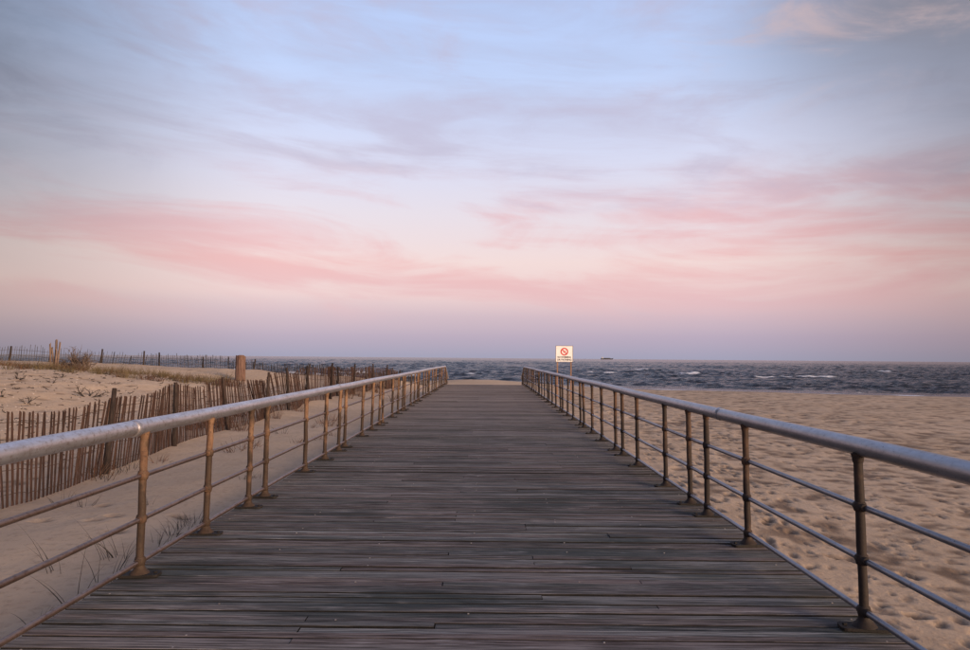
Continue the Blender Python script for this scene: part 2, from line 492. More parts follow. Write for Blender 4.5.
# ------------------------------------------------------------------ terrain
SEA_Z = -1.7
def shore_y(x):
    return np.clip(82.0 - 0.41 * np.asarray(x, float), 48.0, 112.0)
def sstep(a, b, v):
    q = np.clip((np.asarray(v, float) - a) / (b - a), 0, 1)
    return q * q * (3 - 2 * q)
LAT = rng.random((256, 256))
def vnoise(x, y, s, off=0.0):
    x = np.asarray(x, float) / s + off * 17.3
    y = np.asarray(y, float) / s + off * 9.7
    xi, yi = np.floor(x).astype(int), np.floor(y).astype(int)
    fx, fy = x - xi, y - yi
    fx = fx * fx * (3 - 2 * fx)
    fy = fy * fy * (3 - 2 * fy)
    g = lambda i, j: LAT[i % 256, j % 256]
    return (g(xi, yi) * (1 - fx) + g(xi + 1, yi) * fx) * (1 - fy) + (g(xi, yi + 1) * (1 - fx) + g(xi + 1, yi + 1) * fx) * fy - 0.5
CP = []
def cp(*pts):
    CP.extend(pts)
# strip beside the boardwalk on the left, lath fence line at x = -6, dune behind it
for y, z in ((-8, -0.30), (0, -0.28), (5, -0.24), (10, -0.20), (16, -0.18), (24, -0.22), (34, -0.36), (44, -0.62), (54, -0.80)):
    cp((-2.6, y, z))
    cp((-4.3, y, z - 0.06))
for y, z in ((-8, -0.50), (3, -0.52), (8.6, -0.50), (11, -0.42), (13.2, -0.31), (17, -0.20), (22.5, -0.14), (30, -0.14), (40, -0.25), (50, -0.55)):
    cp((-6.0, y, z))
cp((-7.2, 8, -0.42), (-8.3, 12, -0.18), (-10.4, 15, 0.12), (-12.5, 18, 0.50), (-14.6, 21, 0.82), (-16.7, 24, 1.08), (-12.2, 24, 0.77), (-8.8, 24, 0.46),
   (-9.5, 18, 0.18), (-7.6, 14, -0.10), (-22, 24, 1.25), (-18, 18, 0.75), (-16, 12, 0.30), (-12, 6, -0.15), (-12, -4, -0.2), (-25, 10, 0.6), (-25, -5, 0.3),
   (-18, 27.5, 0.92), (-13, 27.5, 0.62), (-21.6, 31, 1.20), (-26, 30.5, 1.30), (-18.1, 32, 1.12), (-14.9, 34, 0.88), (-13.0, 37, 0.70), (-10.2, 33, 0.84), (-7.6, 33.5, 0.20), (-8.2, 30, 0.25),
   (-11.2, 42, 0.45), (-9.2, 47, 0.20), (-6.5, 52, -0.05), (-24, 40, 0.5), (-18, 44, 0.1), (-34, 37, 0.9), (-13.5, 54, -0.3), (-7.2, 60, -0.6), (-6, 66, -0.85), (-14, 62, -0.80), (-22, 56, -0.50), (-32, 50, 0.0), (-45, 40, 0.8),
   (-45, 20, 1.1), (-60, 0, 0.8), (-60, 50, 0.4), (-30, 70, -0.6), (-60, 75, -0.6))
# under the boardwalk and the beach on its right
for y in (-8, 0, 8, 16, 24, 32):
    cp((0, y, -0.78), (2.6, y, -1.08), (5, y, -1.16), (10, y, -1.22), (18, y, -1.26), (30, y, -1.28))
cp((0, 40, -0.76), (0, 44, -0.76), (2.2, 41, -0.84), (4, 44, -1.08), (8, 44, -1.2), (16, 44, -1.26), (28, 40, -1.3), (0, 55, -0.74), (1, 68, -0.62), (-3, 68, -0.62), (-1, 75, -1.1), (6, 58, -1.12), (13, 56, -1.28), (45, 20, -1.3), (45, 0, -1.3), (70, 10, -1.35), (70, -8, -1.3))
for x in (-60, -30, -12, 0, 12, 24, 44, 70):
    s = float(shore_y(x))
    cp((x, s, SEA_Z), (x, s + 6, SEA_Z - 0.45), (x, s + 30, SEA_Z - 2.0), (x, s + 60, SEA_Z - 3.2))
    if x > 5:
        cp((x, s - 8, -1.38))
CPA = np.array(CP, float)
def phi(r2):
    return np.sqrt(r2 + 4.0)
_A = phi(((CPA[:, None, :2] - CPA[None, :, :2]) ** 2).sum(-1)) - 1e-9 * 0
_n = len(CPA)
_K = np.zeros((_n + 1, _n + 1))
_K[:_n, :_n] = _A - np.eye(_n) * 0.35
_K[:_n, _n] = 1
_K[_n, :_n] = 1
_Wt = np.linalg.solve(_K, np.append(CPA[:, 2], 0))
def base_h(x, y):
    x = np.asarray(x, float)
    y = np.asarray(y, float)
    xf, yf = np.clip(x.ravel(), -70, 75), np.clip(y.ravel(), -10, 150)
    out = np.full(xf.shape, _Wt[_n])
    for i in range(_n):
        out += _Wt[i] * np.sqrt((xf - CPA[i, 0]) ** 2 + (yf - CPA[i, 1]) ** 2 + 4.0)
    return out.reshape(x.shape)
def height(x, y):
    x = np.asarray(x, float)
    y = np.asarray(y, float)
    h = base_h(x, y)
    dune = sstep(-5.0, -8.0, x)
    amp = 0.5 + 0.9 * dune
    wet = 1 - sstep(-14, -4, y - shore_y(x))
    h = h + wet * amp * (0.10 * vnoise(x, y, 3.1, 1) + 0.055 * vnoise(x, y, 1.25, 2)) 
    return h
def H(x, y):
    return float(height(np.array([x]), np.array([y]))[0])

def axis_pts(lo, hi, fn):
    out = [lo]
    while out[-1] < hi:
        out.append(out[-1] + fn(out[-1]))
    return np.array(out)
xs_r = axis_pts(2.2, 160.0, lambda q: max(0.031, (q - 2.0) * 0.0105 if q > 5 else 0.031) if q < 60 else 6.0)
xs_l = -axis_pts(2.5, 140.0, lambda q: max(0.06, (q - 1.0) * 0.0115) if q < 50 else 6.0)[::-1]
xs = np.concatenate([xs_l, np.linspace(-2.5, 2.2, 10)[1:-1], xs_r])
ys = np.concatenate([np.linspace(-14, 2.4, 22)[:-1], axis_pts(2.4, 170.0, lambda q: max(0.030, q * 0.0078) if q < 95 else 4.0)])
GX, GY = np.meshgrid(xs, ys)
GZ = height(GX, GY)
hollow_dark = np.zeros_like(GZ)
# finer trampled relief and footprints
land = 1 - sstep(-9, -3, GY - shore_y(GX))
right = sstep(2.4, 3.2, GX) * land
tramp = sstep(3.4, 5.2, GX + 0.8 * vnoise(GX, GY, 2.0, 5)) * land
rough = 0.050 * vnoise(GX, GY, 0.42, 3) + 0.034 * vnoise(GX, GY, 0.21, 4)
GZ += tramp * rough * (0.25 + 1.0 * np.clip(0.5 + vnoise(GX, GY, 3.7, 13) * 1.6, 0, 1))
hollow_dark += tramp * sstep(0.004, -0.026, rough) * 0.75
left = sstep(-6.2, -8.5, GX) * land
GZ += left * (0.035 * vnoise(GX, GY, 0.45, 6) + 0.025 * vnoise(GX, GY, 0.22, 7))
GZ += (sstep(-2.4, -3.0, GX) * (1 - left)) * (0.016 * vnoise(GX, GY, 0.35, 8) + 0.025 * vnoise(GX, GY, 0.9, 12))
def dent(cx, cy, ang, la, lb, depth):
    ix = np.searchsorted(xs, [cx - la * 2.2, cx + la * 2.2])
    iy = np.searchsorted(ys, [cy - la * 2.2, cy + la * 2.2])
    if ix[1] - ix[0] < 2 or iy[1] - iy[0] < 2:
        return
    sl = (slice(iy[0], iy[1]), slice(ix[0], ix[1]))
    ddx, ddy = GX[sl] - cx, GY[sl] - cy
    a = (ddx * math.cos(ang) + ddy * math.sin(ang)) / la
    b = (-ddx * math.sin(ang) + ddy * math.cos(ang)) / lb
    r2 = a * a + b * b
    GZ[sl] += depth * (-1.1 * (1 - sstep(0.62, 1.18, np.sqrt(r2) + 0.25 * vnoise(GX[sl], GY[sl], 0.09, 15))) + 0.26 * np.exp(-(np.sqrt(r2) - 1.35) ** 2 * 6.0))
    hollow_dark[sl] = np.maximum(hollow_dark[sl], (1 - sstep(0.55, 1.15, np.sqrt(r2) + 0.5 * vnoise(GX[sl], GY[sl], 0.08, 16))) * (0.34 + 16.0 * depth))
def trail(x, y, ang, n, stride=0.72):
    for k in range(n):
        sd = 0.11 * (1 if k % 2 else -1)
        px = x + math.cos(ang) * stride * k - math.sin(ang) * sd
        py = y + math.sin(ang) * stride * k + math.cos(ang) * sd
        dent(px + random.uniform(-.03, .03), py + random.uniform(-.03, .03), ang + random.uniform(-.2, .2), random.uniform(.14, .18), random.uniform(.065, .085), random.uniform(.022, .036))
        ang += random.uniform(-0.06, 0.06)
for k in range(46):
    trail(random.uniform(3.2, 16), random.uniform(2, 42), random.choice([1.57, 1.2, 1.9, 0.5, 2.6, 0.1, 3.0, -1.0]) + random.uniform(-.25, .25), random.randint(8, 26))
trail(2.75, 2.6, 1.50, 26)
trail(3.15, 3.0, 1.62, 22)
trail(2.95, 8.0, 1.45, 30)
for k in range(3600):
    yy = 2.5 + 48 * random.random() ** 1.6
    dent(random.uniform(3.5, 5.0 + yy * 0.75), yy, random.uniform(0, 3.14), random.uniform(.06, .16), random.uniform(.03, .075), random.uniform(.004, .024))
for k in range(420):
    yy = random.uniform(9, 32)
    dent(-6.8 - random.random() * yy * 0.55, yy, random.uniform(0, 3.14), random.uniform(.10, .22), random.uniform(.07, .13), random.uniform(.012, .035))
GZ = np.where((GX > -2.52) & (GX < 2.3) & (GY < 41.5), np.minimum(GZ, -0.30), GZ)
beach = link('beach', grid_mesh('beach', GX, GY, GZ, M['sand'], {'hollow_dark': np.clip(hollow_dark, 0, 1)}))
tag(beach, 'pale trampled sand of the beach and dunes around the boardwalk', kind='structure')
def GH(x, y):
    # height of the finished sand mesh
    i = int(np.clip(np.searchsorted(xs, x) - 1, 0, len(xs) - 2))
    j = int(np.clip(np.searchsorted(ys, y) - 1, 0, len(ys) - 2))
    fx = (x - xs[i]) / (xs[i + 1] - xs[i])
    fy = (y - ys[j]) / (ys[j + 1] - ys[j])
    return float((GZ[j, i] * (1 - fx) + GZ[j, i + 1] * fx) * (1 - fy) + (GZ[j + 1, i] * (1 - fx) + GZ[j + 1, i + 1] * fx) * fy)
def ray(px, py):
    return (CAM_M.to_3x3() @ Vector(((px - CX) / F_PX, -(py - CY) / F_PX, -1.0)))
def on_sand(px, py, start=4.0):
    dv = ray(px, py)
    t = start
    while t < 120:
        p = EYE + dv * t
        if p.z <= GH(p.x, p.y):
            return p.x, p.y, GH(p.x, p.y)
        t += 0.05
    p = EYE + dv * 60
    return p.x, p.y, GH(p.x, p.y)
def at_depth(px, y):
    dv = ray(px, 358.0)
    return dv.x / dv.y * y

# ------------------------------------------------------------------ sea
def build_sea():
    ya = axis_pts(44.0, 2200.0, lambda q: max(0.30, q * 0.0042))
    yb = np.geomspace(ya[-1] * 1.02, 45000.0, 50)
    yy = np.concatenate([ya, yb])
    th = np.radians(np.concatenate([np.linspace(-76, -42, 40)[:-1], np.linspace(-42, 42, 640), np.linspace(42, 76, 40)[1:]]))
    Y, T = np.meshgrid(yy, th, indexing='ij')
    X = Y * np.tan(T)
    dep = SEA_Z - base_h(X, Y)
    dep = np.where(Y > 140, 3.0, dep)
    amp = sstep(0.02, 1.6, dep)
    Z = np.zeros_like(X)
    r2 = np.random.default_rng(5)
    for k in range(54):
        lam = 1.1 * (17.0 / 1.1) ** (r2.random() ** 1.1)
        ang = r2.normal(0, 0.42) + 0.15
        kx, ky = math.sin(ang) * 2 * math.pi / lam, math.cos(ang) * 2 * math.pi / lam
        a = 0.0080 * lam ** 0.78 * r2.uniform(0.5, 1.3)
        res = sstep(1.6, 4.0, lam / (0.0042 * Y))       # drop what the mesh cannot carry far out
        ph = kx * X + ky * Y + r2.uniform(0, 6.28)
        s = np.sin(ph + 0.5 * np.sin(ph * 0.5 + r2.uniform(0, 6.28)))
        Z += a * res * (1 - 2.0 * np.abs(s) ** 1.15) * 1.1
    Z *= amp * (0.55 + 0.9 * (0.5 + vnoise(X, Y, 34.0, 2)))
    # swells that steepen towards the shore
    for off, a, wd in ((16, 0.14, 1.6), (33, 0.18, 2.0), (55, 0.24, 2.4), (86, 0.24, 2.8), (130, 0.22, 3.4)):
        wob = 4.5 * vnoise(X, Y * 0, 21.0, off) + 2.0 * vnoise(X, Y * 0, 6.0, off + 3)
        q = (Y - (82.0 - 0.41 * X * (1 - sstep(20, 90, Y - 80)) + off + wob)) / wd
        Z += a * np.exp(-q * q) * (0.45 + 1.4 * np.maximum(0, vnoise(X, Y * 0, 16.0, off + 7) + 0.2)) * amp
    foam = np.zeros_like(X)
    # breaking crests
    def breaker(px, Yc, half, hgt):
        nonlocal Z, foam
        Xc = at_depth(px, Yc)
        lx = (X - Xc) / half
        wob = 1.2 * vnoise(X, Y * 0, 3.0, Yc)
        q = (Y - Yc - wob) / 1.1
        env = np.exp(-lx ** 4)
        Z += 1.0 * hgt * env * np.exp(-q * q)
        foam = np.maximum(foam, env * np.exp(-((Y - Yc - wob + 0.45) / 1.35) ** 2) * 1.25)
    for b in ((601, 168, 3.8, 0.60), (688, 168, 3.0, 0.55), (806, 142, 6.0, 0.50), (765, 141, 2.5, 0.3), (640, 220, 3.5, 0.4), (880, 230, 3.5, 0.4),
              (470, 150, 2.2, 0.25), (350, 150, 5, 0.4), (300, 140, 5, 0.4), (330, 120, 5, 0.35), (250, 150, 5, 0.4), (150, 165, 5, 0.4), (400, 128, 4, 0.35)):
        breaker(*b)
    # small caps on the highest crests
    cap = sstep(0.26, 0.44, Z + 0.20 * vnoise(X, Y, 7.0, 3)) * (1 - sstep(250, 420, Y)) * sstep(0.05, 0.3, vnoise(X, Y, 13.0, 8) + 0.08)
    foam = np.maximum(foam, cap * 0.75)
    # swash along the sand and lace behind it
    lace = 0.5 + vnoise(X, Y, 2.6, 9) * 0.9 + vnoise(X, Y, 0.9, 10) * 0.5
    foam = np.maximum(foam, np.exp(-((dep - 0.10) / 0.11) ** 2) * (0.12 + 0.95 * lace))
    foam = np.maximum(foam, np.exp(-((dep - 0.62) / 0.13) ** 2) * np.clip(lace - 0.35, 0, 1) * 1.3)
    me = grid_mesh('sea', X, Y, Z + SEA_Z, M['sea'], {'foam': np.clip(foam, 0, 1.2)})
    o = link('sea', me)
    tag(o, 'dark choppy sea with small white breakers', kind='structure')
build_sea()

# ------------------------------------------------------------------ boardwalk
DX0, DX1, DEND = -2.47, 2.26, 39.6
walk_mb = MB()
for k, x in enumerate(np.linspace(DX0 + 0.12, DX1 - 0.12, 7)):
    walk_mb.box((float(x), (DEND - 2.0) / 2, -0.165), (0.09, DEND + 2.0, 0.235))
for y in np.arange(0.6, DEND, 3.0):
    walk_mb.box(((DX0 + DX1) / 2, float(y), -0.40), (DX1 - DX0 - 0.1, 0.14, 0.22))
boardwalk = walk_mb.build('boardwalk', M['frame_timber'])
tag(boardwalk, 'long weathered plank boardwalk running between two pipe railings to the sea', kind='structure')
pile_me = lathe([(0.13, -2.2), (0.13, -0.52)], 12).mesh('pile', M['frame_timber'])
for y in np.arange(0.6, DEND, 3.0):
    for x in (DX0 + 0.35, DX1 - 0.35):
        o = link('pile', pile_me, boardwalk)
        o.location = (x, float(y), 0)
def plank_section(mb, x0, x1, y, z, wid=0.0715, th=0.040, ch=0.0012, tilt=0.0):
    h = wid / 2
    prof = [(-h, -th), (h, -th), (h, -ch), (h - ch, 0), (-h + ch, 0), (-h, -ch)]
    vs = [(x0, y + a, z + b) for a, b in prof] + [(x1, y + a, z + b + tilt) for a, b in prof]
    n = 6
    fs = [(i, (i + 1) % n, n + (i + 1) % n, n + i) for i in range(n)]
    fl = [tuple(reversed(f)) for f in fs]
    mb.add(vs, [fl[2], fl[3], fl[4]])                                                     # worn top
    mb.add(vs, [fl[0], fl[1], fl[5], tuple(range(n)), tuple(range(2 * n - 1, n - 1, -1))])  # underside, edges and ends, gap shade painted on
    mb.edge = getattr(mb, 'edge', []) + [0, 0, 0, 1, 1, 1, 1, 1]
JOINTS = [-1.02, -0.28, 0.36, 1.05]
cache = {}
def plank_mesh(x0, x1):
    key = (round(x0, 3), round(x1, 3))
    if key not in cache:
        mb = MB()
        hx = (x1 - x0) / 2
        plank_section(mb, -hx, hx, 0, 0)
        me = mb.mesh('plank', M['plank'])
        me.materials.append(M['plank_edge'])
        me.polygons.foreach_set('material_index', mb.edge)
        cache[key] = me
    return cache[key]
rest = MB()
nails = MB()
GAPW = 0.0895
count = 0
nrow = int((DEND - ROW0) / PITCH)
for r in range(nrow):
    y = ROW0 + r * PITCH
    q = random.random()
    e0, e1 = DX0 + random.uniform(-0.012, 0.012), DX1 + random.uniform(-0.012, 0.012)
    if q < 0.62:
        segs = [(DX0, DX1)]
    else:
        j = random.choice(JOINTS)
        segs = [(DX0, j - 0.003), (j + 0.003, DX1)]
    for (x0, x1) in segs:
        dzz = random.gauss(0, 0.0030)
        if 3.2 < y and count < 300:
            o = link('plank', plank_mesh(x0, x1), boardwalk)
            o.location = ((x0 + x1) / 2 + random.uniform(-0.001, 0.001), y + random.uniform(-0.0015, 0.0015), dzz)
            o.rotation_euler = (random.gauss(0, 0.012), random.gauss(0, 0.0006), random.gauss(0, 0.0005))
            o.scale = (1, random.choice((0.86, 0.92, 0.97, 1.0, 1.02, 1.03)) * random.uniform(0.985, 1.015), 1)
            count += 1
        else:
            plank_section(rest, x0, x1, y, dzz, 0.0715 * random.choice((0.86, 0.92, 0.97, 1.0, 1.02, 1.03)), tilt=random.gauss(0, 0.002))
    if 3.2 < y < 16:
        for x in np.linspace(DX0 + 0.12, DX1 - 0.12, 7):
            for s in (-0.017, 0.017):
                if random.random() < 0.07:
                    nails.box((float(x) + random.uniform(-0.012, 0.012), y + s, 0.0035), (0.009, 0.009, 0.004))
rest_o = rest.build('plank_run', M['plank'], boardwalk)
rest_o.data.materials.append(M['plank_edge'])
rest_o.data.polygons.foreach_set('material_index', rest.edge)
tag(rest_o, kind='stuff')
nails_o = nails.build('nail_heads', M['nail'], boardwalk)
tag(nails_o, kind='stuff')
# ramp down to the sand at the far end
RL, RD = 3.4, 0.80
rs = -RD / RL
for k in range(int(RL / PITCH)):
    y = DEND + 0.03 + k * PITCH
    o = link('plank', plank_mesh(DX0, DX1), boardwalk)
    o.location = ((DX0 + DX1) / 2, y, rs * (k * PITCH + 0.03) - 0.002)
    o.rotation_euler = (math.atan(rs), 0, 0)

# ------------------------------------------------------------------ railings
RAIL_Z = 1.010
MID = (0.680, 0.385, 0.100)
def rail_line(x, z, seed, wob=0.008):
    rr = random.Random(seed)
    pts = []
    y = -2.5
    while y < DEND:
        pts.append((x + rr.uniform(-wob, wob), y, z + rr.uniform(-wob, wob)))
        y += 2.1
    pts.append((x, DEND, z))
    return pts
def bend_end(pts, x, z):
    return pts + [(x, DEND + 0.12, z - 0.012), (x, DEND + 0.3, z + rs * 0.3), (x, DEND + RL - 0.2, z + rs * (RL - 0.2))]
def make_post_mesh(rad, z_top, seed, mat):
    rr = random.Random(seed)
    mb = MB()
    zs = np.linspace(0.03, z_top, 12)
    mb.tube([(rr.uniform(-.0015, .0015), rr.uniform(-.0015, .0015), float(z)) for z in zs], [rad * rr.uniform(0.95, 1.06) for z in zs], 14)
    return mb.mesh('post', mat)
def base_mesh(mat, rad):
    # slotted floor flange: long thin plate with a flared boss
    bm = bmesh.new()
    bmesh.ops.create_cube(bm, size=1.0)
    bmesh.ops.scale(bm, vec=(0.270, 0.115, 0.016), verts=bm.verts)
    bmesh.ops.translate(bm, vec=(0, 0, 0.013), verts=bm.verts)
    bmesh.ops.bevel(bm, geom=[e for e in bm.edges if abs((e.verts[0].co - e.verts[1].co).z) > 0.01], offset=0.028, segments=3, affect='EDGES', profile=0.5)
    me0 = bpy.data.meshes.new('tmp')
    bm.to_mesh(me0)
    bm.free()
    mb = MB()
    mb.add([v.co.copy() for v in me0.vertices], [tuple(p.vertices) for p in me0.polygons])
    bpy.data.meshes.remove(me0)
    for sx in (-1, 1):
        l = lathe([(0.013, 0.021), (0.013, 0.031), (0.007, 0.033)], 6)
        mb.add([(v[0] + sx * 0.105, v[1], v[2]) for v in l.v], l.f)
    return mb.mesh('base_plate', mat)
def flange_mesh(mat, rad):
    mb = MB()
    l = lathe([(0.066, 0.0215), (0.060, 0.030), (0.044, 0.044), (rad + 0.008, 0.062), (rad + 0.006, 0.075)], 16)
    mb.add(l.v, l.f, True)
    return mb.mesh('flange', mat)
def collar_mesh(mat, rad):
    # cross fitting: a swollen socket around post and rail
    mb = MB()
    l = lathe([(rad + 0.001, -0.030), (rad + 0.006, -0.025), (rad + 0.009, -0.012), (rad + 0.010, 0.0), (rad + 0.009, 0.012), (rad + 0.006, 0.025), (rad + 0.001, 0.030)], 14)
    mb.add(l.v, l.f, True)
    mb.tube([(0, -0.05, 0), (0, -0.044, 0), (0, 0.044, 0), (0, 0.05, 0)], [0.019, 0.0235, 0.0235, 0.019], 12)
    return mb.mesh('collar', mat)
def saddle_mesh(mat, rad):
    return lathe([(rad + 0.001, -0.085), (rad + 0.004, -0.075), (rad + 0.006, -0.055), (rad + 0.012, -0.035)], 14).mesh('saddle', mat)
RAIL_R, MID_R, POST_R = 0.0530, 0.0175, 0.0255
def make_railing(x, ys_posts, rail_mat, mid_mat, rust, label, seed, out):
    root = empty('railing', (x, 4.0, 0.0))
    tag(root, label, 'railing')
    off = Vector((-x, -4.0, 0.0))
    sh = lambda pts: [Vector(p) + off for p in pts]
    mb = MB()
    line = bend_end(rail_line(x, RAIL_Z, seed, 0.006), x, RAIL_Z)
    mb.tube(sh(line), RAIL_R, 24)
    hr = mb.build('handrail', rail_mat, root)
    for y in (6.4, 12.8, 19.2, 25.6, 32.0):      # pipe sleeves where two lengths meet
        k = y - 1.7 if out < 0 else y
        mb = MB()
        zc = RAIL_Z
        mb.tube(sh([(x, k - 0.035, zc), (x, k - 0.03, zc), (x, k + 0.03, zc), (x, k + 0.035, zc)]), [RAIL_R + 0.001, RAIL_R + 0.0055, RAIL_R + 0.0055, RAIL_R + 0.001], 24)
        mb.build('sleeve', rail_mat, hr)
    for i, z in enumerate(MID):
        mb = MB()
        mb.tube(sh(bend_end(rail_line(x, z, seed + 5 + i, 0.004), x, z)), MID_R, 12)
        mb.build('lower_rail', mid_mat, root)
    pm = [make_post_mesh(POST_R, RAIL_Z - 0.03, seed * 10 + q, rust) for q in range(4)]
    bmh, fm, cm, sm = base_mesh(M['plate'], POST_R), flange_mesh(rust, POST_R), collar_mesh(rust, POST_R), saddle_mesh(rust, POST_R)
    rr = random.Random(seed)
    for i, y in enumerate(ys_posts):
        y += 0.07
        if y > DEND + RL - 0.3:
            continue
        drop = 0.0 if y < DEND else rs * (y - DEND)
        p = link('post', pm[i % 4], root)
        p.location = Vector((x, y, drop)) + off
        p.rotation_euler = (rr.gauss(0, 0.006), -out * 0.018 + rr.gauss(0, 0.007), rr.uniform(0, 6.28) * 0)
        b = link('base_plate', bmh, p)
        b.rotation_euler = (0, 0, rr.gauss(0.0, 0.06) - out * 0.06)
        link('flange', fm, p)
        for z in MID:
            c = link('collar', cm, p)
            c.location = (0, 0, z)
            c.scale = (1, 1, rr.uniform(0.9, 1.1))
        s = link('saddle', sm, p)
        s.location = (0, 0, RAIL_Z)
    return root
left_posts = [-0.4, 1.0, 2.6, 3.15, 4.76, 5.88, 6.93, 7.45, 9.10, 10.2, 11.15, 11.62]
right_posts = [-0.3, 1.2, 2.3, 3.93, 5.68, 6.73, 7.28, 8.28, 9.83, 10.90, 11.50]
b0 = 11.62
while b0 < 43:
    left_posts += [b0 + 1.62, b0 + 2.74, b0 + 3.75, b0 + 4.24]
    b0 += 4.24
b0 = 11.50
while b0 < 43:
    right_posts += [b0 + 1.35, b0 + 2.55, b0 + 3.72, b0 + 4.28]
    b0 += 4.28
make_railing(-2.35, left_posts, M['rail_left'], M['mid_left'], M['rust_left'],
             'rust-streaked pipe railing with orange posts on the dune side of the boardwalk', 3, -1)
make_railing(2.13, right_posts, M['rail_right'], M['mid_right'], M['rust_right'],
             'slate grey pipe railing with dark rusty posts on the open beach side of the boardwalk', 4, 1)

# ------------------------------------------------------------------ lath fence beside the boardwalk
def lath_mesh(hgt, seed, mat, wid=0.037, th=0.011):
    rr = random.Random(seed)
    mb = MB()
    vs, n = [], 4
    zs = [-0.12, hgt * 0.33, hgt * 0.66, hgt]
    for i, z in enumerate(zs):
        dxx, dyy = rr.uniform(-.006, .006), rr.uniform(-.008, .008)
        tw = wid * (0.95 if i < 3 else rr.uniform(0.7, 0.95))
        for sx, sy in ((-1, -1), (1, -1), (1, 1), (-1, 1)):
            vs.append((dxx + sx * th / 2, dyy + sy * tw / 2, z + (rr.uniform(-.03, .02) if i == 3 and sy > 0 else 0)))
    fs = [(3, 2, 1, 0), (12, 13, 14, 15)]
    for i in range(3):
        for k in range(4):
            k2 = (k + 1) % 4
            fs.append((i * 4 + k, i * 4 + k2, (i + 1) * 4 + k2, (i + 1) * 4 + k))
    mb.add(vs, fs)
    return mb
lath_meshes = [lath_mesh(h, i, M['picket']).mesh('picket', M['picket']) for i, h in enumerate((1.20, 1.19, 1.21, 1.18, 1.20, 1.10))]
def fence_x(y):
    return -6.0 + 0.06 * math.sin(y * 0.8) + 0.022 * math.sin(y * 2.05 + 1) + 0.10 * math.sin(y * 1.5) * sstep(15, 18, y) + (0.5 * sstep(30, 44, y))
def fence_tilt(y):
    # lean along the run, positive: top towards the sea
    keys = [(4, 0.02), (8.3, 0.05), (9.4, 0.16), (10.6, 0.24), (12.2, 0.22), (13.2, 0.10), (14.4, 0.04), (15.6, 0.02), (16.4, -0.02), (17.2, -0.20), (18.5, -0.52), (20.0, -0.55), (20.8, -0.35), (21.6, -0.18),
            (23, -0.35), (25, 0.1), (27, -0.2), (30, 0.1), (34, -0.15), (44, 0.1)]
    return float(np.interp(y, [k[0] for k in keys], [k[1] for k in keys]))
def fence_sag(y):
    return -0.10 * math.sin(math.pi * ((y - 8.5) / 2.55 % 1.0)) ** 2 - 0.14 * math.exp(-((y - 15.0) / 1.0) ** 2)
fence = empty('lath_fence', (-6.0, 8.0, GH(-6.0, 8.0)))
tag(fence, 'long leaning red-brown lath fence wired to dark stakes, on the sand beside the boardwalk', 'fence')
FOFF = Vector((-6.0, 8.0, GH(-6.0, 8.0)))
wires = [[], [], [], []]
y = 6.3
cnt = 0
far_run = MB()
while y < 43.5:
    x = fence_x(y)
    tl = fence_tilt(y) + random.gauss(0, 0.014)
    ln = 0.06 + 0.05 * math.sin(y * 0.9) + random.gauss(0, 0.010)
    z = GH(x, y) + fence_sag(y) * 0.6 + random.gauss(0, 0.006)
    rot = Euler((-tl, -ln, random.gauss(0, 0.09)))
    if cnt < 300:
        me = lath_meshes[random.choices(range(6), [5, 5, 5, 4, 5, 1])[0]]
        o = link('picket', me, fence)
        o.location = Vector((x, y, z)) - FOFF
        o.rotation_euler = rot
        cnt += 1
    else:
        mbp = lath_mesh(1.18, cnt + int(y * 100), M['picket'])
        mt = Matrix.Translation(Vector((x, y, z)) - FOFF) @ rot.to_matrix().to_4x4()
        far_run.add([mt @ Vector(v) for v in mbp.v], mbp.f)
    mt = Matrix.Translation(Vector((x, y, z)) - FOFF) @ Euler((-tl, -ln, 0)).to_matrix().to_4x4()
    for k, hz in enumerate((0.16, 0.46, 0.78, 1.06)):
        wires[k].append(mt @ Vector((0.009, 0, hz)))
        wires[k].append(mt @ Vector((-0.009, 0.045, hz)))
    y += 0.081 * random.uniform(0.94, 1.06) * (1.0 if y < 15.5 else 1.05)
if far_run.v:
    tag(far_run.build('picket_run', M['picket'], fence), kind='stuff')
for k in range(4):
    mb = MB()
    mb.tube(wires[k], 0.0042, 4)
    mb.build('wire', M['wire'], fence)
stake_me = []
for k in range(3):
    rr = random.Random(k)
    mb = MB()
    mb.tube([(rr.uniform(-.01, .01), rr.uniform(-.01, .01), z) for z in (-0.35, 0.2, 0.75, 1.28)], [0.048, 0.045, 0.042, 0.036], 8)
    stake_me.append(mb.mesh('stake', M['stake']))
for i, y in enumerate([8.4, 11.0, 13.6, 16.2, 18.7, 21.2, 23.7, 26.2, 28.7, 31.2, 33.7, 36.2, 38.7, 41.2, 43.4]):
    x = fence_x(y) + 0.06
    o = link('stake', stake_me[i % 3], fence)
    o.location = Vector((x, y, GH(x, y))) - FOFF
    tl = [0.05, 0.22, 0.06, 0.03, 0.22, 0.02, 0.1][i % 7]
    o.rotation_euler = (-tl, -random.gauss(0.03, 0.04), 0)
    o.scale = (1, 1, random.uniform(0.92, 1.06))

